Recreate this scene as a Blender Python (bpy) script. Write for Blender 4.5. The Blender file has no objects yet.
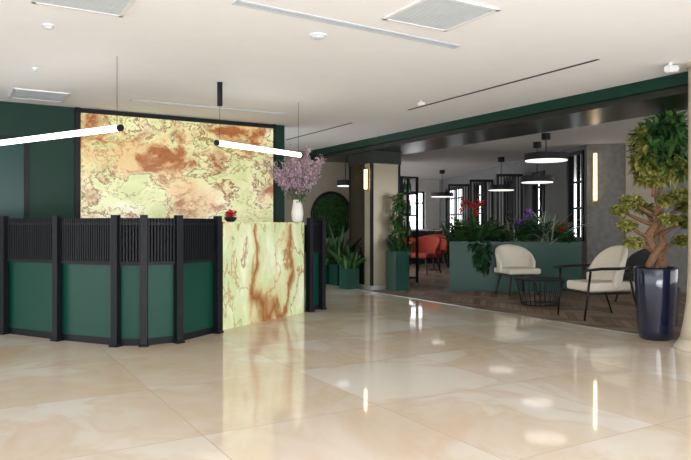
import bpy, math, random
from math import sin, cos, pi, radians, sqrt, atan2
from mathutils import Vector, Matrix
random.seed(7)
S = bpy.context.scene
S.view_settings.view_transform = 'Standard'
COL = bpy.context.collection
RA = radians(30.8)
CR, SR = cos(RA), sin(RA)
def room(X, Y):            # room grid (metres) -> world
    return (CR*X - SR*Y, SR*X + CR*Y)

# ---------------------------------------------------------------- materials
def srgb(r, g, b):
    f = lambda c: (c/255/12.92) if c/255 <= .04045 else ((c/255+.055)/1.055)**2.4
    return (f(r), f(g), f(b), 1)
class N:
    def __init__(s, name):
        s.m = bpy.data.materials.new(name); s.m.use_nodes = True
        s.t = s.m.node_tree; s.b = s.t.nodes['Principled BSDF']
    def n(s, typ, **kw):
        nd = s.t.nodes.new(typ)
        for k, v in kw.items():
            if k in nd.inputs: nd.inputs[k].default_value = v
            else: setattr(nd, k, v)
        return nd
    def l(s, a, b): s.t.links.new(a, b)
    def ramp(s, fac, stops):
        r = s.n('ShaderNodeValToRGB'); s.l(fac, r.inputs[0])
        e = r.color_ramp.elements
        while len(e) < len(stops): e.new(.5)
        for i, (p, c) in enumerate(stops):
            e[i].position = p; e[i].color = c
        return r.outputs[0]
    def mix(s, fac, a, b, typ='MIX'):
        m = s.n('ShaderNodeMix', data_type='RGBA', blend_type=typ)
        for idx, v in ((0, fac), (6, a), (7, b)):
            if hasattr(v, 'is_linked'): s.l(v, m.inputs[idx])
            else: m.inputs[idx].default_value = v
        return m.outputs[2]
    def vein(k, src, lev, wd, amt=1):
        s1 = k.n('ShaderNodeMath', operation='SUBTRACT'); k.l(src, s1.inputs[0]); s1.inputs[1].default_value = lev
        s2 = k.n('ShaderNodeMath', operation='ABSOLUTE'); k.l(s1.outputs[0], s2.inputs[0])
        return k.ramp(s2.outputs[0], [(0, (amt,amt,amt,1)), (wd, (0,0,0,1))])
def simple(name, c, rough=.5, metal=0, var=.12, scale=6, bump=0, emit=0, ecol=None, coat=0, spec=.5):
    k = N(name); b = k.b
    tc = k.n('ShaderNodeTexCoord'); nz = k.n('ShaderNodeTexNoise', Scale=scale, Detail=4)
    k.l(tc.outputs['Object'], nz.inputs['Vector'])
    lo = tuple(x*(1-var) for x in c[:3])+(1,); hi = tuple(min(1, x*(1+var)) for x in c[:3])+(1,)
    k.l(k.ramp(nz.outputs['Fac'], [(.3, lo), (.7, hi)]), b.inputs['Base Color'])
    b.inputs['Roughness'].default_value = rough; b.inputs['Metallic'].default_value = metal
    b.inputs['Specular IOR Level'].default_value = spec
    if coat: b.inputs['Coat Weight'].default_value = coat
    if bump:
        bp = k.n('ShaderNodeBump', Strength=bump, Distance=.01)
        k.l(nz.outputs['Fac'], bp.inputs['Height']); k.l(bp.outputs[0], b.inputs['Normal'])
    if emit:
        b.inputs['Emission Color'].default_value = ecol or c; b.inputs['Emission Strength'].default_value = emit
    return k.m
def leafmat(name, c1, c2, rough=.45):
    k = N(name); g = k.n('ShaderNodeNewGeometry')
    k.l(k.ramp(g.outputs['Random Per Island'], [(0, c1), (1, c2)]), k.b.inputs['Base Color'])
    k.b.inputs['Roughness'].default_value = rough
    return k.m

M = {}
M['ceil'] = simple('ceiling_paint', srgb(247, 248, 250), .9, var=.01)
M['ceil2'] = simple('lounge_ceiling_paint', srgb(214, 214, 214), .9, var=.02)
M['white'] = simple('white_plastic', srgb(232, 234, 235), .5, var=.02)
M['grille'] = simple('grey_grille', srgb(206, 214, 220), .6, var=.03)
M['slot'] = simple('slot_shadow', srgb(140, 148, 154), .7)
M['green'] = simple('green_lacquer', srgb(4, 66, 53), .4, var=.08, scale=2, spec=.35)
M['fascia'] = simple('green_fascia', srgb(4, 50, 38), .45, var=.08, scale=2, spec=.3)
M['greenwall'] = simple('green_wall_panel', srgb(5, 52, 40), .5, var=.08, scale=2, spec=.3)
M['teal'] = simple('teal_glass', srgb(18, 66, 62), .3, var=.1, scale=2, spec=.3)
M['black'] = simple('black_metal', srgb(13, 16, 22), .5, var=.1, spec=.3)
M['soffit'] = simple('dark_bronze_panel', srgb(46, 50, 44), .3, metal=.35, var=.1, scale=1, spec=.4)
M['greywall'] = simple('grey_stucco', srgb(116, 114, 110), .85, var=.2, scale=9, bump=.4)
M['beigewall'] = simple('beige_wall', srgb(164, 154, 138), .8, var=.05)
M['darkwall'] = simple('grey_window_wall', srgb(120, 120, 120), .8, var=.06)
M['lightwall'] = simple('light_wall', srgb(204, 202, 198), .8, var=.05)
M['column'] = simple('champagne_metal_panel', srgb(172, 162, 140), .3, metal=.45, var=.05, scale=2)
M['mirror'] = simple('smoked_mirror_panel', srgb(104, 98, 82), .08, metal=.95, var=.05)
M['steel'] = simple('steel_plinth', srgb(200, 200, 198), .3, metal=.7)
M['cream'] = simple('cream_fabric', srgb(226, 218, 202), .85, var=.05, scale=40, bump=.2)
M['orange'] = simple('rust_fabric', srgb(158, 58, 38), .85, var=.1)
M['greyfab'] = simple('charcoal_fabric', srgb(52, 52, 54), .9, var=.1)
M['blackwood'] = simple('black_wood', srgb(22, 18, 18), .45, spec=.3)
M['gold'] = simple('brass', srgb(190, 150, 80), .3, metal=.9)
M['lamp'] = simple('lamp_tube_white', srgb(255, 252, 245), .4, emit=4.0, ecol=(1, .98, .95, 1))
M['softlamp'] = simple('lamp_disc_soft', srgb(255, 250, 240), .4, emit=1.0, ecol=(1, .96, .9, 1))
M['warm'] = simple('lamp_warm', srgb(255, 236, 200), .4, emit=7.0, ecol=(1, .78, .5, 1))
M['bluepot'] = simple('navy_glazed_ceramic', srgb(12, 20, 48), .12, var=.2, coat=.4)
M['soil'] = simple('soil', srgb(50, 38, 28), .95, var=.4, scale=60, bump=.6)
M['bark'] = simple('bark', srgb(122, 92, 68), .9, var=.35, scale=30, bump=.8)
M['stem'] = simple('green_stem', srgb(72, 92, 50), .7)
M['twig'] = simple('twig', srgb(120, 106, 92), .8)
M['vase'] = simple('white_glaze', srgb(235, 232, 228), .2, var=.02)
M['ivory'] = simple('ivory_gloss', srgb(210, 200, 180), .35, var=.04)
M['plant_y'] = leafmat('olive_leaves', srgb(84, 98, 36), srgb(176, 172, 92))
M['plant_g'] = leafmat('green_leaves', srgb(20, 66, 32), srgb(92, 134, 68))
M['plant_d'] = leafmat('dark_leaves', srgb(14, 46, 30), srgb(52, 98, 52))
M['plant_s'] = leafmat('silvery_leaves', srgb(96, 116, 100), srgb(190, 196, 180))
M['lilac'] = leafmat('lilac_blossom', srgb(170, 138, 160), srgb(232, 206, 218), .7)
M['red'] = leafmat('red_petals', srgb(150, 20, 22), srgb(226, 56, 40), .6)
M['violet'] = leafmat('violet_petals', srgb(92, 60, 140), srgb(160, 120, 190), .6)
M['moss'] = simple('moss', srgb(40, 74, 36), .95, var=.5, scale=22, bump=1)
M['glass'] = simple('bottle_glass', srgb(60, 90, 60), .1, var=.3, scale=20)

def onyx_wall():
    k = N('backlit_onyx_panel')
    tc = k.n('ShaderNodeTexCoord'); mp = k.n('ShaderNodeMapping'); k.l(tc.outputs['Object'], mp.inputs['Vector'])
    mp.inputs['Rotation'].default_value = (0, .6, 0); mp.inputs['Scale'].default_value = (.9, 1, 1.2); mp.inputs['Location'].default_value = (7.3, 0, 2.2)
    w = k.n('ShaderNodeTexNoise', Scale=1.2, Detail=5, Roughness=.55); k.l(mp.outputs[0], w.inputs['Vector'])
    va = k.n('ShaderNodeVectorMath', operation='MULTIPLY_ADD'); k.l(w.outputs['Color'], va.inputs[0])
    va.inputs[1].default_value = (.8, .8, .8); k.l(mp.outputs[0], va.inputs[2])
    def nz(sc, d, r, dist=0):
        q = k.n('ShaderNodeTexNoise', Scale=sc, Detail=d, Roughness=r); q.inputs['Distortion'].default_value = dist
        k.l(va.outputs[0], q.inputs['Vector']); return q.outputs['Fac']
    n1 = nz(1.1, 8, .6); n2 = nz(2.4, 9, .64, .2); n3 = nz(2.2, 7, .6); n4 = nz(1.9, 8, .6, .3)
    c = k.ramp(n3, [(.34, srgb(198, 206, 148)), (.5, srgb(220, 222, 172)), (.64, srgb(242, 242, 216))])
    zone = k.ramp(n1, [(.50, (0,0,0,1)), (.60, (.8,.8,.8,1))])
    c = k.mix(zone, c, srgb(212, 174, 118))
    bl = k.ramp(n2, [(.46, (0,0,0,1)), (.56, (1,1,1,1))])
    mm = k.n('ShaderNodeMath', operation='MULTIPLY'); k.l(bl, mm.inputs[0])
    z2 = k.ramp(n1, [(.49, (0,0,0,1)), (.56, (1,1,1,1))]); k.l(z2, mm.inputs[1])
    c = k.mix(mm.outputs[0], c, srgb(160, 98, 54))
    c = k.mix(k.vein(n1, .50, .014), c, srgb(134, 76, 44))
    c = k.mix(k.vein(n4, .5, .012, .9), c, srgb(156, 102, 62))
    c = k.mix(k.vein(n4, .41, .008, .7), c, srgb(170, 120, 74))
    c = k.mix(k.vein(n2, .60, .010, .7), c, srgb(116, 62, 36))
    k.l(c, k.b.inputs['Base Color']); k.l(c, k.b.inputs['Emission Color'])
    k.b.inputs['Emission Strength'].default_value = .42; k.b.inputs['Roughness'].default_value = .12
    return k.m
M['onyx'] = onyx_wall()
def onyx_desk():
    k = N('backlit_onyx_counter')
    tc = k.n('ShaderNodeTexCoord'); mp = k.n('ShaderNodeMapping'); k.l(tc.outputs['Object'], mp.inputs['Vector'])
    mp.inputs['Rotation'].default_value = (0, -.75, 0); mp.inputs['Scale'].default_value = (1.0, 1, .5); mp.inputs['Location'].default_value = (2.4, 0, .3)
    w = k.n('ShaderNodeTexNoise', Scale=1.6, Detail=8, Roughness=.62); k.l(mp.outputs[0], w.inputs['Vector'])
    va = k.n('ShaderNodeVectorMath', operation='MULTIPLY_ADD'); k.l(w.outputs['Color'], va.inputs[0])
    va.inputs[1].default_value = (.45, .45, .45); k.l(mp.outputs[0], va.inputs[2])
    def nz(sc, d, r, dist=0):
        q = k.n('ShaderNodeTexNoise', Scale=sc, Detail=d, Roughness=r); q.inputs['Distortion'].default_value = dist
        k.l(va.outputs[0], q.inputs['Vector']); return q.outputs['Fac']
    n1 = nz(.9, 3, .5); n2 = nz(1.6, 5, .55); n3 = nz(3, 8, .65)
    c = k.ramp(n3, [(.3, srgb(186, 204, 150)), (.5, srgb(206, 216, 170)), (.7, srgb(232, 236, 208))])
    c = k.mix(k.vein(n1, .5, .07, .75), c, srgb(204, 168, 112))
    c = k.mix(k.vein(n1, .5, .03), c, srgb(146, 90, 52))
    c = k.mix(k.vein(n2, .47, .018, .9), c, srgb(160, 108, 64))
    c = k.mix(k.vein(n2, .58, .011, .8), c, srgb(176, 128, 78))
    k.l(c, k.b.inputs['Base Color']); k.l(c, k.b.inputs['Emission Color'])
    k.b.inputs['Emission Strength'].default_value = .30; k.b.inputs['Roughness'].default_value = .15
    return k.m
M['onyx2'] = onyx_desk()

def marble():
    k = N('cream_marble_tiles')
    tc = k.n('ShaderNodeTexCoord')
    br = k.n('ShaderNodeTexBrick', Scale=1, offset=0.0)
    br.inputs['Brick Width'].default_value = 1.2; br.inputs['Row Height'].default_value = 1.2
    br.inputs['Mortar Size'].default_value = .0028; br.inputs['Color1'].default_value = (0,0,0,1); br.inputs['Color2'].default_value = (1,1,1,1)
    k.l(tc.outputs['Object'], br.inputs['Vector'])
    off = k.n('ShaderNodeMath', operation='MULTIPLY'); off.inputs[1].default_value = 9; k.l(br.outputs['Color'], off.inputs[0])
    def nz(sc, d, r, dist=0):
        q = k.n('ShaderNodeTexNoise', Scale=sc, Detail=d, Roughness=r, noise_dimensions='4D'); q.inputs['Distortion'].default_value = dist
        k.l(tc.outputs['Object'], q.inputs['Vector']); k.l(off.outputs[0], q.inputs['W']); return q.outputs['Fac']
    a = nz(.8, 5, .58, .7); b2 = nz(.8, 5, .55, 1.0)
    c = k.ramp(a, [(.3, srgb(237, 231, 221)), (.5, srgb(232, 222, 207)), (.7, srgb(220, 196, 164))])
    c = k.mix(k.vein(b2, .5, .05, .28), c, srgb(210, 170, 124))
    c = k.mix(k.vein(b2, .58, .09, .22), c, srgb(214, 182, 146))
    jf = k.n('ShaderNodeMath', operation='MULTIPLY'); jf.inputs[1].default_value = .6; k.l(br.outputs['Fac'], jf.inputs[0])
    c = k.mix(jf.outputs[0], c, srgb(174, 158, 136))
    k.l(c, k.b.inputs['Base Color'])
    k.b.inputs['Roughness'].default_value = .05; k.b.inputs['Specular IOR Level'].default_value = .65
    return k.m
M['marble'] = marble()
def chevron():
    k = N('chevron_wood_floor')
    tc = k.n('ShaderNodeTexCoord'); sp = k.n('ShaderNodeSeparateXYZ'); k.l(tc.outputs['Object'], sp.inputs[0])
    pp = k.n('ShaderNodeMath', operation='PINGPONG'); pp.inputs[1].default_value = .45; k.l(sp.outputs[0], pp.inputs[0])
    ad = k.n('ShaderNodeMath', operation='ADD'); k.l(sp.outputs[1], ad.inputs[0]); k.l(pp.outputs[0], ad.inputs[1])
    cb = k.n('ShaderNodeCombineXYZ'); k.l(sp.outputs[0], cb.inputs[0]); k.l(ad.outputs[0], cb.inputs[1])
    br = k.n('ShaderNodeTexBrick', Scale=1, offset=0.0)
    br.inputs['Brick Width'].default_value = .45; br.inputs['Row Height'].default_value = .14; br.inputs['Mortar Size'].default_value = .006
    br.inputs['Color1'].default_value = srgb(104, 84, 70); br.inputs['Color2'].default_value = srgb(166, 142, 120); br.inputs['Mortar'].default_value = srgb(48, 40, 36)
    k.l(cb.outputs[0], br.inputs['Vector']); k.l(br.outputs['Color'], k.b.inputs['Base Color'])
    k.b.inputs['Roughness'].default_value = .5
    return k.m
M['wood'] = chevron()

# ---------------------------------------------------------------- mesh builder
class MB:
    def __init__(s): s.v = []; s.f = []
    def add(s, vs, fs):
        o = len(s.v); s.v += [tuple(v) for v in vs]; s.f += [tuple(i+o for i in f) for f in fs]; return s
    def box(s, x0, x1, y0, y1, z0, z1):
        return s.add([(x0,y0,z0),(x1,y0,z0),(x1,y1,z0),(x0,y1,z0),(x0,y0,z1),(x1,y0,z1),(x1,y1,z1),(x0,y1,z1)],
                     [(0,3,2,1),(4,5,6,7),(0,1,5,4),(1,2,6,5),(2,3,7,6),(3,0,4,7)])
    def prism(s, pts, z0, z1):
        n = len(pts)
        return s.add([(p[0],p[1],z0) for p in pts]+[(p[0],p[1],z1) for p in pts],
                     [tuple(range(n-1,-1,-1)), tuple(range(n,2*n))]+[(i,(i+1)%n,n+(i+1)%n,n+i) for i in range(n)])
    def obox(s, p, q, th, z0, z1, side=0):
        d = Vector((q[0]-p[0], q[1]-p[1])).normalized(); n = Vector((-d.y, d.x))
        a, b = (-th/2, th/2) if side == 0 else (0, th)
        P, Q = Vector(p[:2]), Vector(q[:2])
        return s.prism([P+n*a, Q+n*a, Q+n*b, P+n*b], z0, z1)
    def cyl(s, p0, p1, r0, r1=None, seg=16, caps=True):
        r1 = r0 if r1 is None else r1
        p0, p1 = Vector(p0), Vector(p1); d = (p1-p0).normalized()
        a = d.orthogonal().normalized(); b = d.cross(a)
        vs = [p0+(a*cos(2*pi*i/seg)+b*sin(2*pi*i/seg))*r0 for i in range(seg)]+[p1+(a*cos(2*pi*i/seg)+b*sin(2*pi*i/seg))*r1 for i in range(seg)]
        fs = [(i,(i+1)%seg,seg+(i+1)%seg,seg+i) for i in range(seg)]
        if caps: fs += [tuple(range(seg-1,-1,-1)), tuple(range(seg,2*seg))]
        return s.add(vs, fs)
    def tube(s, pts, r, seg=8):
        pts = [Vector(p) for p in pts]; n = len(pts)
        rr = r if isinstance(r, (list, tuple)) else [r]*n
        vs = []; a = None
        for i, p in enumerate(pts):
            d = (pts[min(i+1,n-1)]-pts[max(i-1,0)]).normalized()
            a = d.orthogonal().normalized() if a is None else (a-d*a.dot(d)).normalized()
            b = d.cross(a)
            vs += [p+(a*cos(2*pi*j/seg)+b*sin(2*pi*j/seg))*rr[i] for j in range(seg)]
        fs = [(i*seg+j, i*seg+(j+1)%seg, (i+1)*seg+(j+1)%seg, (i+1)*seg+j) for i in range(n-1) for j in range(seg)]
        fs += [tuple(range(seg-1,-1,-1)), tuple((n-1)*seg+j for j in range(seg))]
        return s.add(vs, fs)
    def rev(s, prof, seg=32, c=(0,0)):
        n = len(prof); vs = [(c[0]+r*cos(2*pi*j/seg), c[1]+r*sin(2*pi*j/seg), z) for r, z in prof for j in range(seg)]
        fs = [(i*seg+j, i*seg+(j+1)%seg, (i+1)*seg+(j+1)%seg, (i+1)*seg+j) for i in range(n-1) for j in range(seg)]
        fs += [tuple(range(seg-1,-1,-1)), tuple((n-1)*seg+j for j in range(seg))]
        return s.add(vs, fs)
    def blade(s, p, d, L, w, droop=.5, seg=3):
        p = Vector(p); d = Vector(d).normalized()
        side = d.cross(Vector((0,0,1)))
        if side.length < .1: side = Vector((1,0,0))
        side.normalize(); roll = random.uniform(-.6,.6); up = side.cross(d)
        side = side*cos(roll)+up*sin(roll)
        vs = []; fs = []
        for i in range(seg+1):
            t = i/seg; q = p+d*L*t+Vector((0,0,-droop*L*t*t)); ww = w*(sin(pi*(.12+.82*t))**.8)*.5
            if i == seg: vs.append(q)
            else: vs += [q-side*ww, q+side*ww]
        for i in range(seg-1): fs.append((2*i,2*i+1,2*i+3,2*i+2))
        fs.append((2*seg-2,2*seg-1,2*seg))
        return s.add(vs, fs)
def rdir(up=0):
    while True:
        v = Vector((random.uniform(-1,1),random.uniform(-1,1),random.uniform(-1,1)))
        if .05 < v.length < 1:
            v.normalize(); v.z += up; return v.normalized()
def mk(name, mb, mat, parent=None, loc=(0,0,0), rot=0, smooth=False, bevel=0, label=None):
    me = bpy.data.meshes.new(name); me.from_pydata(mb.v, [], mb.f); me.update()
    o = bpy.data.objects.new(name, me); COL.objects.link(o)
    me.materials.append(M[mat])
    if smooth:
        for p in me.polygons: p.use_smooth = len(p.vertices) <= 4
    if bevel:
        b = o.modifiers.new('bevel','BEVEL'); b.width = bevel; b.segments = 2; b.limit_method = 'ANGLE'
    o.location = loc; o.rotation_euler = (0,0,rot)
    if parent: o.parent = parent
    if label: o['label'] = label
    return o
def struct(o): o['kind'] = 'structure'; return o
def thing(name, label, cat, loc=(0,0,0), rot=0, group=None):
    o = bpy.data.objects.new(name, None); COL.objects.link(o); o.empty_display_size = .1
    o.location = loc; o.rotation_euler = (0,0,rot); o['label'] = label; o['category'] = cat
    if group: o['group'] = group
    return o
def clone(o, loc, rot, label=None):
    c = o.copy(); COL.objects.link(c); c.location = loc; c.rotation_euler = (0,0,rot)
    if label: c['label'] = label
    for ch in list(o.children):
        k = ch.copy(); COL.objects.link(k); k.parent = c
    return c

CEIL = 2.77; LC = 2.68; BZ = 2.57
# ---------------------------------------------------------------- shell
struct(mk('floor', MB().box(-7,6.4,-4,12.3,-.1,0), 'marble', rot=RA))
struct(mk('floor', MB().box(6.4,17,-4,22,-.1,0), 'wood', rot=RA))
struct(mk('trim_1', MB().box(6.37,6.41,-4,12.3,0,.004), 'steel', rot=RA))
struct(mk('ceiling', MB().box(-7,6.4,-4,12.6,CEIL,CEIL+.12), 'ceil', rot=RA))
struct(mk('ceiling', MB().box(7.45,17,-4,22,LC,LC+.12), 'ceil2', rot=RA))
struct(mk('trim_2', MB().box(6.4,6.47,-4,12.3,2.645,CEIL+.1), 'fascia', rot=RA))
struct(mk('trim_3', MB().box(6.47,7.45,-4,12.3,BZ,CEIL+.1), 'soffit', rot=RA))
wb = MB().box(-4,-.05,9.31,9.6,0,CEIL).box(-.05,.78,9.31,9.6,2.32,CEIL).box(.78,4.43,9.31,9.6,0,CEIL)
struct(mk('wall_back', wb, 'greenwall', rot=RA))
struct(mk('door_1', MB().box(-.04,.77,9.36,9.4,.01,2.31), 'teal', rot=RA))
fr = MB().box(-.05,.0,9.29,9.36,0,2.32).box(.74,.79,9.29,9.36,0,2.32).box(-.05,.79,9.29,9.36,2.28,2.34)
struct(mk('trim_4', fr, 'black', rot=RA))
struct(mk('trim_5', MB().box(1.34,1.40,9.27,9.31,0,CEIL).box(4.22,4.26,9.27,9.31,0,CEIL).box(1.34,4.26,9.27,9.31,2.71,2.76), 'black', rot=RA))
struct(mk('wall_far', MB().box(4.0,8.6,12.3,12.5,0,CEIL), 'beigewall', rot=RA))
def wallseg(name, P, Q, mat, ops=(), z1=LC, th=.25, side=-1):
    P, Q = Vector(P), Vector(Q); L = (Q-P).length; a = atan2(Q.y-P.y, Q.x-P.x)
    y0, y1 = (-th, 0) if side < 0 else (0, th)
    mb = MB(); x = 0
    for (t0, t1, a0, a1) in ops:
        mb.box(x, t0*L, y0, y1, 0, z1); mb.box(t0*L, t1*L, y0, y1, 0, a0); mb.box(t0*L, t1*L, y0, y1, a1, z1); x = t1*L
    mb.box(x, L, y0, y1, 0, z1)
    struct(mk(name, mb, mat, loc=(P.x,P.y,0), rot=a))
    return P, L, a, (y0+y1)/2
ops = [(.02,.085,.9,2.6),(.19,.25,.9,2.35),(.35,.42,.9,2.35),(.55,.64,.9,2.35),(.74,.92,.9,2.35)]
A = (4.47,11.9); B = (3.1,21.5)
P, L, a, ym = wallseg('wall_window', A, B, 'darkwall', ops, th=.12)
for i, (t0,t1,a0,a1) in enumerate(ops):
    x0, x1 = t0*L, t1*L; f = MB(); w = .07
    f.box(x0,x0+w,ym-.03,ym+.09,a0,a1).box(x1-w,x1,ym-.03,ym+.09,a0,a1).box(x0,x1,ym-.03,ym+.09,a0,a0+w).box(x0,x1,ym-.03,ym+.09,a1-w,a1)
    f.box((x0+x1)/2-.02,(x0+x1)/2+.02,ym-.02,ym+.04,a0,a1).box(x0,x1,ym-.02,ym+.04,1.5,1.54).box(x0,x1,ym-.02,ym+.04,2.0,2.04)
    struct(mk('window_%d'%(i+1), f, 'black', loc=(P.x,P.y,0), rot=a))
# dark slatted partition screens standing against the window wall
for k_, tt in enumerate((.30, .49, .68)):
    pp = Vector(A)+(Vector(B)-Vector(A))*tt
    t = thing('partition_screen', 'dark slatted room divider screen standing by the windows', 'room divider', (pp.x-.33,pp.y,0), 0, 'dark slatted partitions in the lounge')
    g = MB()
    for q in range(9): g.box(-.27+.065*q,-.245+.065*q,-.02,.02,.06,2.3)
    mk('slats', g, 'blackwood', t); mk('frame', MB().box(-.30,-.27,-.03,.03,0,2.36).box(.27,.30,-.03,.03,0,2.36).box(-.27,.27,-.03,.03,2.3,2.36).box(-.27,.27,-.03,.03,0,.06), 'blackwood', t)
wallseg('wall_side', (9.4,10.9), (4.42,11.9), 'greywall')
ops2 = [(.16,.34,.9,2.3)]
P, L, a, ym = wallseg('wall_end', (3.2,21.5), (-.4,20.4), 'lightwall', ops2)
for i, (t0,t1,a0,a1) in enumerate(ops2):
    x0, x1 = t0*L, t1*L; f = MB(); w = .05
    f.box(x0,x0+w,ym-.03,ym+.03,a0,a1).box(x1-w,x1,ym-.03,ym+.03,a0,a1).box(x0,x1,ym-.03,ym+.03,a0,a0+w).box(x0,x1,ym-.03,ym+.03,a1-w,a1).box(x0,x1,ym-.02,ym+.02,1.9,1.94)
    struct(mk('window_%d'%(i+6), f, 'black', loc=(P.x,P.y,0), rot=a))
d = (Vector((9.4,10.9))-Vector((4.42,11.9))).normalized(); n = Vector((d.y,-d.x))
if n.y > 0: n = -n
p0 = Vector((4.42,11.9))+d*.66; p1 = p0+d*.5
struct(mk('trim_6', MB().prism([p0, p0+n*.04, p1+n*.04, p1], 0, LC), 'beigewall'))
# columns
t = thing('column', 'champagne metal square column with dark edge frames and reflective side', 'column', (*room(6.86,10.43),0), RA)
hx, hy = .32, .40
mk('shaft', MB().box(-hx,hx,-hy,hy,.08,2.36), 'column', t, bevel=.01)
mk('plinth', MB().box(-hx-.015,hx+.015,-hy-.015,hy+.015,0,.08), 'steel', t)
mk('collar', MB().box(-hx-.015,hx+.015,-hy-.015,hy+.015,2.34,BZ), 'soffit', t)
g = MB()
for x in (-hx+.012, hx-.02): g.box(x-.022,x+.022,-hy-.012,-hy+.01,.08,2.34)
for y in (-hy+.02, -hy+.27, hy-.03): g.box(-hx-.012,-hx+.01,y-.025,y+.025,.08,2.34)
mk('edge_frame', g, 'black', t)
mk('side_panel', MB().box(-hx-.004,-hx+.01,-hy+.30,hy-.06,.09,2.34), 'mirror', t, label='smoked reflective side panel')
t = thing('column', 'smooth cream round column with flared base beside navy pot', 'column', (3.52,6.26,0))
mk('shaft', MB().rev([(.27,.10),(.24,.25),(.215,.45),(.20,.7),(.195,1.0),(.195,CEIL-.04)],48), 'ivory', t, smooth=True)
mk('flared_base', MB().rev([(.325,0),(.325,.02),(.30,.05),(.27,.10)],48), 'ivory', t, smooth=True)
mk('cap_ring', MB().cyl((0,0,CEIL-.04),(0,0,CEIL),.21,seg=48), 'ivory', t)

t = thing('onyx_wall_panel', 'backlit pale yellow onyx slab panel with rusty brown veins', 'wall panel', (*room(2.81,9.29),0), RA)
mk('slab', MB().box(-1.4,1.4,-.03,.02,.85,2.70), 'onyx', t)

# ---------------------------------------------------------------- reception desk
desk = thing('reception_desk', 'faceted green reception desk with black slats and lit onyx counter', 'reception desk', (-2,7.2,0))
def D(p): return (p[0]+2, p[1]-7.2)
path = [(-5.2,7.92),(-4.45,7.52),(-3.76,7.16),(-2.99,6.74),(-2.27,6.42),(-1.99,6.42),(-1.70,6.62),(-1.42,7.22)]
def segpanel(p, q):
    p, q = Vector(D(p)), Vector(D(q)); dd = (q-p); Ls = dd.length; dd.normalize(); nn = Vector((-dd.y, dd.x))
    pi_, qi = p+nn*.06, q+nn*.06
    mk('panel', MB().obox(pi_, qi, .03, .07, .82), 'green', desk)
    mk('backing', MB().obox(pi_+nn*.02, qi+nn*.02, .02, .82, 1.20), 'black', desk)
    g = MB(); k = max(2, int(Ls/.030))
    for i in range(k):
        c = p+dd*(Ls*(i+.5)/k)+nn*.025
        g.obox(c-dd*.009, c+dd*.009, .045, .82, 1.27)
    g.obox(p+nn*.03, q+nn*.03, .05, .80, .835); g.obox(p+nn*.03, q+nn*.03, .05, 1.20, 1.225)
    mk('slat_grille', g, 'black', desk)
    mk('kickboard', MB().obox(pi_, qi, .04, .0, .07), 'black', desk)
for i in range(len(path)-1): segpanel(path[i], path[i+1])
def post(p, ang, w=.07, h=1.3):
    u = Vector((cos(ang), sin(ang))); c = Vector(D(p)); v = Vector((-u.y,u.x))
    mb = MB().obox(c-u*w/2, c+u*w/2, .07, 0.02, h)
    mb.obox(c-u*(w/2+.012), c+u*(w/2+.012), .1, 0, .02)
    mk('post', mb, 'black', desk, bevel=.004)
angs = [-.48,-.48,-.5,-.45,-.25,.2,.8,1.1]
for p_, a_ in zip(path, angs): post(p_, a_)
onA, onB = Vector((-1.40,7.43)), Vector((-.57,8.90))
od = (onB-onA).normalized(); on = Vector((-od.y, od.x))
a0, b0 = Vector(D(onA)), Vector(D(onB))
ob = mk('onyx_front', MB().box(0,(b0-a0).length,0,.04,.0,1.22), 'onyx2', desk, loc=(a0.x,a0.y,0), rot=atan2(od.y,od.x))
mk('counter_body', MB().prism([a0+on*.04,b0+on*.04,b0+on*.42,a0+on*.42], .0, 1.2), 'green', desk)
mk('onyx_top', MB().prism([a0-od*.01,b0+od*.01,b0+on*.45,a0+on*.45], 1.2, 1.235), 'onyx2', desk, bevel=.004)
mk('onyx_side', MB().prism([a0-od*.035, a0-od*.002, a0-od*.002+on*.42, a0-od*.035+on*.42], 0, 1.235), 'black', desk)
mb = MB(); inn = []
for i, p in enumerate(path):
    p = Vector(D(p)); q = Vector(D(path[min(i+1,len(path)-1)])); r = Vector(D(path[max(i-1,0)]))
    dd = (q-r).normalized(); nn = Vector((-dd.y,dd.x)); inn.append((p+nn*.09, p+nn*.5))
for i in range(len(path)-1):
    mb.prism([inn[i][0], inn[i+1][0], inn[i+1][1], inn[i][1]], 1.06, 1.10)
mk('worktop', mb, 'blackwood', desk)
post((-.49,8.99), .9); post((-.33,9.27), .9)
segpanel((-.49,8.99), (-.33,9.27))

# ---------------------------------------------------------------- tube pendants
def tubelamp(p, q, z):
    p, q = Vector((*p,z)), Vector((*q,z)); c = (p+q)/2; d = (q-p).normalized()
    t = thing('pendant_tube_lamp', 'long glowing white tube lamp hung on thin wires', 'pendant lamp', (c.x,c.y,z), 0, 'tube lamps above the reception desk')
    P_, Q_ = p-c, q-c
    mk('glowing_tube', MB().cyl(P_, Q_, .03, seg=20), 'lamp', t, smooth=True)
    for e, s_ in ((P_,-1),(Q_,1)): mk('end_cap', MB().cyl(e, e+d*s_*.03, .032, seg=20), 'black', t)
    for e in (P_+d*.03, Q_-d*.03): mk('wire', MB().cyl(e, (e.x,e.y,CEIL-z), .0025, seg=6), 'black', t)
    return t, P_, Q_, d
tubelamp((-4.1,7.33), (-2.1,6.03), 2.1)
t, P_, Q_, d = tubelamp((-1.4,7.13), (-.585,8.36), 2.1)
e = P_+d*.03
mk('canister', MB().cyl((e.x,e.y,CEIL-2.1-.26), (e.x,e.y,CEIL-2.1), .03), 'black', t)

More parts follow.
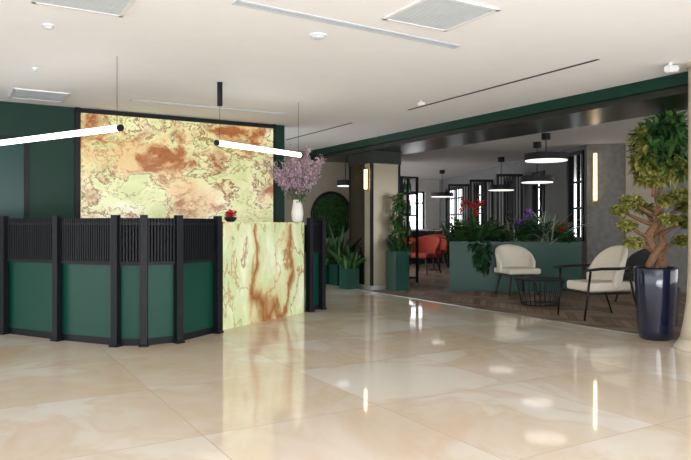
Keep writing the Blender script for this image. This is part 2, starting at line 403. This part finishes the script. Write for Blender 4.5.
# ---------------------------------------------------------------- ceiling fittings
def linear_vent(p, q, w, light=True, label='long slim linear air vent set in white ceiling', mat='slot', grp='linear ceiling vents', z=CEIL):
    p, q = Vector(p), Vector(q); c = (p+q)/2; a = atan2(q.y-p.y, q.x-p.x); Lh = (q-p).length/2
    t = thing('ceiling_vent', label, 'air vent', (c.x,c.y,z), a, grp)
    if light:
        mk('frame', MB().box(-Lh,Lh,-w/2,-w/2+.012,-.006,0).box(-Lh,Lh,w/2-.012,w/2,-.006,0).box(-Lh,-Lh+.012,-w/2,w/2,-.006,0).box(Lh-.012,Lh,-w/2,w/2,-.006,0), 'grille', t)
        g = MB()
        for k in range(3):
            y = -w/2+.012+(w-.024)*(k+.5)/3; g.box(-Lh+.01,Lh-.01,y-.005,y+.005,-.006,-.002)
        mk('louvre', g, 'grille', t)
    mk('slot', MB().box(-Lh+.005,Lh-.005,-w/2+.005,w/2-.005,-.003,-.001), mat, t)
linear_vent((-.777,4.57), (.99,5.73), .10)
linear_vent((-2.7,8.16), (-.85,9.2), .1)
linear_vent((.853,8.87), (2.40,6.15), .05, False, 'long narrow black slot diffuser set in white ceiling', 'black', 'black slot diffusers')
linear_vent((-1.1,12.0), (.1,9.98), .05, False, 'long narrow black slot diffuser set in white ceiling', 'black', 'black slot diffusers')
def diffuser(x, y, s=.62):
    t = thing('ceiling_air_diffuser', 'square pale grey ceiling air diffuser panel with white frame', 'air vent', (x,y,CEIL), RA, 'square ceiling diffusers')
    h = s/2
    mk('frame', MB().box(-h,h,-h,-h+.03,-.015,0).box(-h,h,h-.03,h,-.015,0).box(-h,-h+.03,-h,h,-.015,0).box(h-.03,h,-h,h,-.015,0), 'white', t)
    g = MB()
    for k in range(22):
        y_ = -h+.04+(s-.08)*k/21; g.box(-h+.03,h-.03,y_-.010,y_+.010,-.01,-.004)
    mk('grille', g, 'grille', t); mk('back_plate', MB().box(-h+.02,h-.02,-h+.02,h-.02,-.004,-.001), 'slot', t)
diffuser(.70,4.82); diffuser(-1.78,4.45); diffuser(-3.7,7.85)
def detector(x, y, r=.055):
    t = thing('smoke_detector', 'small round white smoke detector on ceiling', 'smoke detector', (x,y,CEIL), 0, 'smoke detectors')
    mk('base', MB().cyl((0,0,0),(0,0,-.012),r*1.2,seg=24), 'white', t); mk('sensor_head', MB().rev([(r*.5,-.035),(r*.95,-.025),(r,-.012)],24), 'grille', t, smooth=True)
detector(-.227,5.37,.06); detector(-2.33,5.1,.035); detector(-3.1,6.5,.025)
def spot(x, y, s=1):
    t = thing('ceiling_spotlight', 'white cylindrical spotlight on ceiling', 'spotlight', (x,y,CEIL), .6, 'ceiling spotlights')
    mk('bracket', MB().cyl((0,0,0),(0,0,-.04*s),.02*s), 'white', t); mk('spot_head', MB().cyl((-.06*s,0,-.065*s),(.06*s,-.02*s,-.05*s),.035*s,seg=20), 'white', t)
spot(3.15,6.3); spot(.95,8.2,.7)

def pendant(x, y, z, r, ceil=LC):
    t = thing('ring_pendant_lamp', 'flat black drum pendant lamp with glowing white underside', 'pendant lamp', (x,y,z), 0, 'black drum pendants in the lounge')
    h = ceil-z
    mk('canopy', MB().cyl((0,0,h-.1),(0,0,h),.07,seg=24), 'black', t)
    mk('cord', MB().cyl((0,0,.05),(0,0,h-.1),.008,seg=8), 'black', t)
    mk('shade', MB().rev([(r*.98,-.035),(r,-.035),(r,.07),(r*.3,.08),(.02,.08),(.02,.03),(r*.9,.03)],40), 'black', t)
    mk('diffuser', MB().rev([(r*.9,-.05),(r*.97,-.048),(r*.97,-.035),(r*.9,.02)],40), 'softlamp', t)
pendant(3.24,10.5,2.28,.34); pendant(3.42,11.6,2.0,.28); pendant(3.4,14.2,2.0,.28); pendant(2.6,17.5,2.0,.3)
pendant(0.0,13.0,2.02,.17,CEIL)
def sconce(loc, rot, h=.75):
    t = thing('wall_sconce', 'slim vertical brass wall light with warm glowing bar', 'wall lamp', loc, rot, 'slim vertical wall lights')
    mk('back_plate', MB().box(-.045,.045,-.02,0,-h/2,h/2), 'gold', t); mk('light_bar', MB().box(-.022,.022,-.05,-.02,-h/2+.03,h/2-.03), 'warm', t)
dw = (Vector((9.4,10.9))-Vector((4.42,11.9))).normalized(); sp = Vector((4.42,11.9))+dw*.14
sconce((sp.x,sp.y,2.08), atan2(dw.y,dw.x), .9)
sconce((*room(6.535,10.18),2.05), RA-pi/2, .42)

# ---------------------------------------------------------------- plants
def planter_box(x, y, rot, w, dpt, h, label='dark green rectangular planter box'):
    t = thing('planter_box', label, 'planter', (x,y,0), rot)
    th = .03; hw, hd = w/2, dpt/2
    mk('box', MB().box(-hw,hw,-hd,-hd+th,0,h).box(-hw,hw,hd-th,hd,0,h).box(-hw,-hw+th,-hd+th,hd-th,0,h).box(hw-th,hw,-hd+th,hd-th,0,h).box(-hw+th,hw-th,-hd+th,hd-th,0,.04), 'green', t)
    mk('soil', MB().box(-hw+th,hw-th,-hd+th,hd-th,.04,h-.05), 'soil', t)
    return t
def fern(x, y, z, n, L, w, mat='plant_g', name='fern', label='arching bright green fern', cat='plant', up=.9, droop=.6, spread=.06, grp=None):
    t = thing(name, label, cat, (x,y,z), 0, grp); mb = MB(); st = MB()
    for i in range(n):
        dd = rdir(up); b = (random.gauss(0,spread), random.gauss(0,spread), 0)
        if dd.z < .1: dd.z = .2
        if dd.y > .3: dd.y *= .4
        mb.blade(b, dd, L*random.uniform(.5,1.1), w*random.uniform(.7,1.2), droop*random.uniform(.3,1.2), 4)
    mk('fronds', mb, mat, t)
    st.rev([(spread*1.2+.02,-.03),(spread*.8+.01,.03),(.01,.06)],10); mk('crown', st, 'stem', t)
    return t
def pinnate(x, y, z, n, L, lw, mat, label, grp=None, up=1.2, droop=.5):
    t = thing('fern', label, 'plant', (x,y,z), 0, grp); lf = MB(); st = MB()
    for i in range(n):
        dd = rdir(up)
        if dd.z < .15: dd.z = .25
        if dd.y > .2: dd.y *= .4
        dd.normalize(); LL = L*random.uniform(.6,1.1); pts = []
        for k in range(9):
            tt = k/8; pts.append(Vector((random.gauss(0,.004),0,0))+dd*LL*tt+Vector((0,0,-droop*LL*tt*tt)))
        st.tube(pts, .004, 4)
        sd = dd.cross(Vector((0,0,1)))
        if sd.length < .1: sd = Vector((1,0,0))
        sd.normalize()
        for k in range(14):
            tt = .15+.85*k/13; p = dd*LL*tt+Vector((0,0,-droop*LL*tt*tt)); wv = lw*sin(pi*(.1+.85*tt))
            for sg in (-1,1): lf.blade(p, sd*sg+dd*.5, wv, wv*.34, .2, 2)
    mk('fronds', lf, mat, t); mk('stems', st, 'stem', t); return t
def bush(parent, name, centers, n, L, w, mat, up=.2, droop=.2):
    mb = MB()
    for (c, r) in centers:
        c = Vector(c); r = Vector(r) if hasattr(r,'__len__') else Vector((r,r,r))
        for i in range(n):
            v = rdir(0)*random.uniform(.4,1.0)
            p = c+Vector((v.x*r.x, v.y*r.y, v.z*r.z))
            mb.blade(p, (v.normalized()+rdir(up)*.8), L*random.uniform(.6,1.2), w*random.uniform(.7,1.2), droop, 2)
    return mk(name, mb, mat, parent)

t = thing('potted_tree', 'small olive green topiary tree in tall navy glazed pot', 'potted plant', (3.27,6.85,0))
mk('pot', MB().rev([(.15,0),(.165,.02),(.175,.1),(.205,.55),(.215,.74),(.205,.76),(.19,.75),(.185,.68)],48), 'bluepot', t, smooth=True)
mk('soil', MB().cyl((0,0,.62),(0,0,.70),.187,seg=32), 'soil', t)
tr = MB().tube([(.0,0,.66),(.05,0,.76),(.06,.02,.86),(-.04,.0,.97),(-.08,.0,1.08),(.0,0,1.2),(.06,0,1.32),(.02,0,1.44),(-.02,0,1.56)],[.085,.065,.058,.056,.05,.042,.035,.025,.015],12)
tr.tube([(.0,.03,.66),(-.07,0,.78),(-.03,-.05,.9),(.06,-.04,1.02),(.02,0,1.14)],[.05,.045,.042,.038,.02],10)
cl = [((-.33,-.05,1.20),(.10,.10,.05)),((.31,0,1.24),(.11,.11,.05)),((-.22,.08,1.46),(.12,.12,.06)),((.22,-.1,1.52),(.12,.12,.055)),((.04,-.22,1.26),(.10,.11,.05)),((0,.26,1.38),(.11,.13,.06)),((-.02,0,1.68),(.15,.14,.07)),
      ((.26,-.05,1.04),(.10,.1,.045)),((-.28,-.1,1.02),(.10,.1,.045)),((.34,.05,1.40),(.10,.1,.05)),((-.36,.05,1.36),(.09,.08,.045)),((.06,-.1,1.46),(.09,.1,.05))]
for c_, r_ in cl:
    q = Vector(c_); z0 = max(.95, min(1.5, q.z-.16)); p = Vector((-.02,0,z0)); m_ = (p+q)/2+Vector((0,0,-.01)); tr.tube([p,m_,q],[.028,.02,.010],7)
mk('trunk', tr, 'bark', t, smooth=True)
bush(t, 'foliage', cl, 300, .044, .032, 'plant_y')
t = thing('tall_potted_plant', 'tall lush green leafy tropical plant in grey pot', 'potted plant', (3.80,7.80,0))
mk('pot', MB().rev([(.15,0),(.17,.05),(.2,.45),(.18,.45),(.17,.4)],32), 'greyfab', t, smooth=True)
mk('soil', MB().cyl((0,0,.35),(0,0,.42),.175,seg=24), 'soil', t)
mk('trunk', MB().tube([(0,0,.38),(.04,0,.9),(-.02,.02,1.5),(.02,0,2.1),(0,0,2.3)],[.035,.03,.028,.022,.012],8), 'bark', t, smooth=True)
bush(t, 'foliage', [((.08,0,2.40),(.16,.16,.1)),((.1,0,2.25),(.22,.2,.16)),((-.1,0,2.1),(.2,.2,.14)),((.12,0,1.98),(.2,.18,.12)),((-.12,0,2.3),(.14,.12,.1))], 190, .2, .055, 'plant_g', .3, .35)
bush(t, 'lower_foliage', [((-.28,-.1,1.98),(.13,.12,.12)),((.1,-.1,1.86),(.2,.12,.10)),((-.16,0,1.84),(.14,.12,.1)),((-.24,0,2.24),(.1,.1,.1))], 200, .12, .045, 'plant_y', .3, .35)

pa, pb = Vector((1.95,12.15)), Vector((4.22,11.72))
pc = (pa+pb)/2; pang = atan2(pb.y-pa.y, pb.x-pa.x); pl = (pb-pa).length
planter_box(pc.x, pc.y, pang, pl, .42, .9, 'long dark green planter box filled with mixed plants')
pu = (pb-pa).normalized()
def on_(tt, off=0): q = pa+pu*pl*tt; return q.x-off*pu.y, q.y+off*pu.x
G_ = 'plants in the long green planter'
kinds = [('f',.04,'plant_d',60,.5,.045,'bushy dark green fern'),('p',.12,'plant_g',34,.98,.14,'large arching green fern'),('f',.22,'plant_d',90,.8,.055,'dense dark green fern trailing over the planter'),
         ('p',.32,'plant_g',30,.8,.13,'full leafy green fern'),('f',.41,'plant_d',60,.5,.05,'short full dark fern'),('f',.49,'plant_s',44,.65,.022,'silvery grey spiky grass plant'),('p',.57,'plant_g',32,.92,.14,'arching leafy green fern'),('p',.66,'plant_d',34,1.0,.14,'broad dark green fern'),
         ('f',.75,'plant_s',54,1.1,.028,'tall silvery spiky plant'),('p',.82,'plant_g',34,.78,.13,'arching bright green fern'),('f',.90,'plant_d',60,.38,.05,'short dark green fern')]
for kd, tt, m_, n_, L_, w_, lb in kinds:
    x, y = on_(tt, random.uniform(-.08,.02))
    if kd == 'f': fern(x, y, .85, n_, L_, w_, m_, label=lb, grp=G_, up=1.2, droop=.42)
    else: pinnate(x, y, .85, n_, L_, w_, m_, lb, G_, up=1.4)
def flower(x, y, z, h, n, mat, label, pr=.05, sd=.09):
    t = thing('flowering_plant', label, 'flowers', (x,y,z)); st = MB(); pt = MB()
    for i in range(n):
        tx, ty = random.gauss(0,sd), random.gauss(0,sd*.8); hh = h*random.uniform(.7,1.1)
        st.tube([(tx*.2,ty*.2,-.02),(tx*.6,ty*.6,hh*.5),(tx,ty,hh)],.004,5)
        for k in range(30): pt.blade((tx+random.gauss(0,pr*.35),ty+random.gauss(0,pr*.35),hh-random.random()*pr*1.8), rdir(.3), pr, pr*.5, .1, 2)
    mk('stems', st, 'stem', t); mk('petals', pt, mat, t)
x, y = on_(.19,-.12); flower(x, y, .85, .8, 8, 'red', 'tall red flowers rising from the green planter', .06)
x, y = on_(.6,-.14); flower(x, y, .85, .6, 7, 'violet', 'violet flower spikes in the green planter', .06)
x, y = on_(.88,-.12); flower(x, y, .85, .42, 5, 'red', 'small red flowers in the green planter', .04)
t = thing('trailing_ivy', 'dark ivy trailing down the front of the green planter', 'plant', (*on_(.26,-.25),0))
bush(t, 'leaves', [((0,0,.86),(.24,.06,.1)),((0,-.02,.7),(.15,.03,.13)),((.02,-.02,.5),(.08,.025,.14)),((-.1,-.02,.6),(.05,.025,.14))], 120, .09, .05, 'plant_d', -.4, .5)
mk('vine', MB().tube([(0,.1,.9),(0,0,.88),(0,-.01,.7),(.02,-.01,.5)],.006,5), 'stem', t)

def smallplanter(x, y, w, h, pn, L_, label, m_='plant_g'):
    planter_box(x, y, RA, w, w, h, label)
    fern(x, y, h-.05, pn, L_, .06, m_, label='leafy green plant in a green planter box', up=1.6, droop=.4)
X_, Y_ = room(6.40,11.6); smallplanter(X_, Y_, .36, .4, 90, .8, 'small dark green planter box against the wall')
smallplanter(-.1, 12.95, .34, .42, 90, .95, 'dark green planter box beside the column', 'plant_d')
X_, Y_ = room(6.34,10.5); smallplanter(X_, Y_, .28, .38, 60, .6, 'small dark green planter against the column face')
X_, Y_ = room(6.99,9.84); smallplanter(X_, Y_, .3, .72, 70, .42, 'tall dark green planter box by the column', 'plant_d')
t = thing('climbing_plant', 'climbing green foliage against the column side', 'plant', (X_,Y_,.7))
mk('vine', MB().tube([(0,0,0),(.03,0,.3),(-.02,0,.7),(0,0,1.0)],.012,6), 'stem', t)
bush(t, 'leaves', [((0,0,.3),(.13,.1,.2)),((0,0,.65),(.11,.1,.2)),((.02,0,.95),(.08,.07,.12))], 120, .12, .05, 'plant_g', 0, .3)
t = thing('moss_wall_ring', 'round green moss wall decoration with black frame', 'wall decoration', (*room(6.97,12.3),1.42), RA)
mk('frame', MB().tube([(.48*cos(i*pi/24),-.03,.48*sin(i*pi/24)) for i in range(49)],.035,8), 'black', t)
mk('moss', MB().cyl((0,-.04,0),(0,-.002,0),.45,seg=48), 'moss', t)
tf = MB()
for i in range(900):
    r_ = .44*sqrt(random.random()); th = random.random()*2*pi
    tf.blade((r_*cos(th),-.04,r_*sin(th)), (random.gauss(0,.5),-1,random.gauss(0,.5)), .05, .03, .2, 2)
mk('moss_tufts', tf, 'plant_g', t)

# ---------------------------------------------------------------- vase with lilac
t = thing('flower_vase', 'white ceramic vase of pale lilac blossom branches on the counter', 'vase with flowers', (-.66,8.93,1.237))
mk('vase', MB().rev([(.055,0),(.075,.03),(.085,.12),(.07,.22),(.06,.28),(.072,.31),(.06,.31),(.05,.28)],32), 'vase', t, smooth=True)
st = MB(); pt = MB(); lv = MB()
for i in range(70):
    d_ = rdir(1.35); d_.z = abs(d_.z)+.2; d_.normalize(); L_ = random.uniform(.42,.78)
    if d_.z < .65: L_ *= .68
    q = Vector((0,0,.22))+d_*L_; m_ = Vector((0,0,.22))+d_*L_*.5+Vector((0,0,.04))
    st.tube([(0,0,.22),m_,q],.003,4)
    for k in range(90):
        f_ = random.uniform(.4,1.05); p = Vector((0,0,.22))+d_*L_*f_+Vector((0,0,.03))
        p += Vector((random.gauss(0,.018),random.gauss(0,.018),random.gauss(0,.02))); pt.blade(p, rdir(.2), .028, .018, 0, 2)
    for k in range(4): lv.blade(Vector((0,0,.22))+d_*L_*random.uniform(.2,.6), rdir(.3), .07, .025, .2, 2)
mk('branches', st, 'twig', t); mk('blossom', pt, 'lilac', t); mk('leaves', lv, 'plant_g', t)
flower(-1.42,8.03,1.237+.05,.09,9,'red','small bowl of red flowers on the onyx counter',.035,.03)
t = thing('flower_bowl', 'small black bowl holding red flowers', 'bowl', (-1.42,8.03,1.236))
mk('bowl', MB().rev([(.04,0),(.07,.03),(.08,.06),(.07,.06),(.06,.04)],24), 'black', t, smooth=True)

# ---------------------------------------------------------------- chairs
def shell(w, z0, zb, zs, mat, parent, name='backrest', flare=.07, a=115):
    mb = MB(); n, m = 24, 6
    for j in range(m+1):
        for i in range(n+1):
            th = radians(-a+2*a*i/n); k = 1-abs(-1+2*i/n)**2.2
            zt = zs+(zb-zs)*k; z = z0+(zt-z0)*j/m; r = w/2+flare*(j/m)**1.3*k
            mb.v.append((r*sin(th), r*cos(th)*.92, z))
    for j in range(m):
        for i in range(n):
            q = j*(n+1)+i; mb.f.append((q,q+1,q+n+2,q+n+1))
    o = mk(name, mb, mat, parent, smooth=True)
    s_ = o.modifiers.new('solid','SOLIDIFY'); s_.thickness = .06; s_.offset = 0
    u_ = o.modifiers.new('sub','SUBSURF'); u_.levels = 1; u_.render_levels = 1
    return o
def cushion(w, dp, z0, z1, mat, parent, name='seat'):
    mb = MB().box(-w/2,w/2,-dp/2,dp/2,z0,z1); o = mk(name, mb, mat, parent, smooth=False, bevel=.035); o.modifiers['bevel'].segments = 4
    return o
def shell_chair(x, y, rot, mat, label, grp=None):
    t = thing('armchair', label, 'chair', (x,y,0), rot, grp)
    cushion(.60,.60,.36,.46,mat,t)
    shell(.62,.38,.86,.54,mat,t,a=100)
    for sx in (-1,1):
        for sy in (-1,1): mk('leg', MB().cyl((sx*.27,sy*.25,0),(sx*.2,sy*.18,.37),.013,.02,10), 'blackwood', t)
    mk('seat_frame', MB().box(-.22,.22,-.2,.2,.34,.365), 'blackwood', t)
    return t
shell_chair(2.98,11.3,.25,'cream','cream upholstered tub chair with black legs before the green planter')
shell_chair(4.55,10.0,-1.2,'greyfab','charcoal upholstered tub chair with dark legs')
t = thing('armchair', 'cream lounge chair with black wooden frame and armrests', 'chair', (3.30,8.5,0), -1.32)
cushion(.54,.60,.35,.47,'cream',t)
shell(.54,.38,.94,.54,'cream',t,a=84,flare=.11)
for sx in (-1,1):
    mk('front_leg', MB().tube([(sx*.29,-.40,0),(sx*.31,-.37,.3),(sx*.33,-.34,.62)],[.011,.015,.015],8), 'blackwood', t, smooth=True)
    mk('back_leg', MB().tube([(sx*.28,.42,0),(sx*.29,.32,.3),(sx*.335,.2,.64)],[.011,.015,.015],8), 'blackwood', t, smooth=True)
    mk('armrest', MB().tube([(sx*.33,-.44,.63),(sx*.35,-.2,.65),(sx*.36,.05,.65),(sx*.36,.20,.66)],[.016,.019,.019,.014],8), 'blackwood', t, smooth=True)
mk('seat_rail', MB().box(-.30,.30,-.33,-.29,.32,.35).box(-.29,.29,.22,.26,.32,.35).box(-.315,-.28,-.34,.26,.32,.35).box(.28,.315,-.34,.26,.32,.35), 'blackwood', t)
t = thing('coffee_table', 'round black coffee table with slatted drum base', 'table', (2.93,9.8,0))
mk('tabletop', MB().rev([(.36,.37),(.37,.375),(.37,.39),(.36,.395)],40), 'black', t)
w = MB()
for i in range(24):
    a_ = 2*pi*i/24; w.cyl((.27*cos(a_),.27*sin(a_),.01),(.34*cos(a_),.34*sin(a_),.37),.006,seg=6)
w.tube([(.27*cos(i*pi/16),.27*sin(i*pi/16),.012) for i in range(33)],.008,6)
mk('slatted_base', w, 'black', t)

c1 = shell_chair(1.92,16.2,-.7,'orange','rust orange tub armchair on slim legs','rust armchairs in the lounge')
c1.scale = (1.25,1.25,1.1)
clone(c1,(2.45,18.3,0),-.5); clone(c1,(1.75,18.9,0),.4)
t = thing('side_table', 'small round black pedestal table', 'table', (2.35,17.3,0))
mk('tabletop', MB().cyl((0,0,.5),(0,0,.52),.25,seg=32), 'black', t); mk('pedestal', MB().cyl((0,0,.02),(0,0,.5),.02), 'black', t); mk('foot', MB().cyl((0,0,0),(0,0,.02),.16,seg=24), 'black', t)
t = thing('shelf_rack', 'tall slim black metal shelf rack with open shelves', 'shelf', (1.24,13.6,0), RA)
f = MB()
for sx in (-.2,.2):
    for sy in (-.16,.16): f.box(sx-.022,sx+.022,sy-.022,sy+.022,0,2.2)
mk('frame', f, 'black', t)
for z in (.1,.5,.95,1.4,1.85,2.19): mk('shelf', MB().box(-.2,.2,-.16,.16,z-.015,z+.015), 'black', t)
R3 = Matrix.Rotation(RA,3,'Z')
bt = None
for z in (.516,.966,1.416,1.866):
    for k in range(3):
        off = R3 @ Vector((-.12+.12*k, 0, 0)); loc = (1.24+off.x, 13.6+off.y, z)
        if bt is None:
            bt = thing('bottle', 'green glass bottle on the black shelf rack', 'bottle', loc, 0, 'bottles on the shelf rack')
            mk('glass_body', MB().rev([(.035,0),(.04,.02),(.04,.18),(.015,.23),(.013,.3)],16), 'glass', bt, smooth=True)
            mk('cap', MB().cyl((0,0,.3),(0,0,.32),.015), 'gold', bt)
        else: clone(bt, loc, 0)
t = thing('bar_counter', 'dark panelled bar counter with pale top', 'counter', (2.0,20.3,0), .3)
mk('counter_body', MB().box(-1.0,1.0,-.25,.25,0,1.02), 'greyfab', t); mk('counter_top', MB().box(-1.05,1.05,-.3,.3,1.02,1.07), 'lightwall', t)
g = MB()
for i in range(20): g.box(-1+.1*i,-.97+.1*i,-.27,-.25,0,1.02)
mk('front_slats', g, 'blackwood', t)

# ---------------------------------------------------------------- lights
W = bpy.data.worlds.new('World'); S.world = W; W.use_nodes = True
bg = W.node_tree.nodes['Background']; bg.inputs[0].default_value = (.94,.97,1,1); bg.inputs[1].default_value = 3.0
def area(name, loc, rot, sx, sy, e, col=(1,1,1)):
    l = bpy.data.lights.new(name,'AREA'); l.shape = 'RECTANGLE'; l.size = sx; l.size_y = sy; l.energy = e; l.color = col
    o = bpy.data.objects.new(name, l); COL.objects.link(o); o.location = loc; o.rotation_euler = rot; return o
area('added_ceiling_fill', (*room(.5,-2.5),.3), (radians(140),0,RA), 6, 2, 440, (.97,.98,1))  # unseen fill added behind the camera to brighten the ceiling, no real fixture
# camera
cd = bpy.data.cameras.new('Camera'); cam = bpy.data.objects.new('Camera', cd); COL.objects.link(cam)
cd.sensor_width = 36; cd.lens = 36*650/691; cd.shift_y = -5/691
cam.location = (0,0,1.2); cam.rotation_euler = (pi/2,0,0); cd.clip_start = .05
S.camera = cam
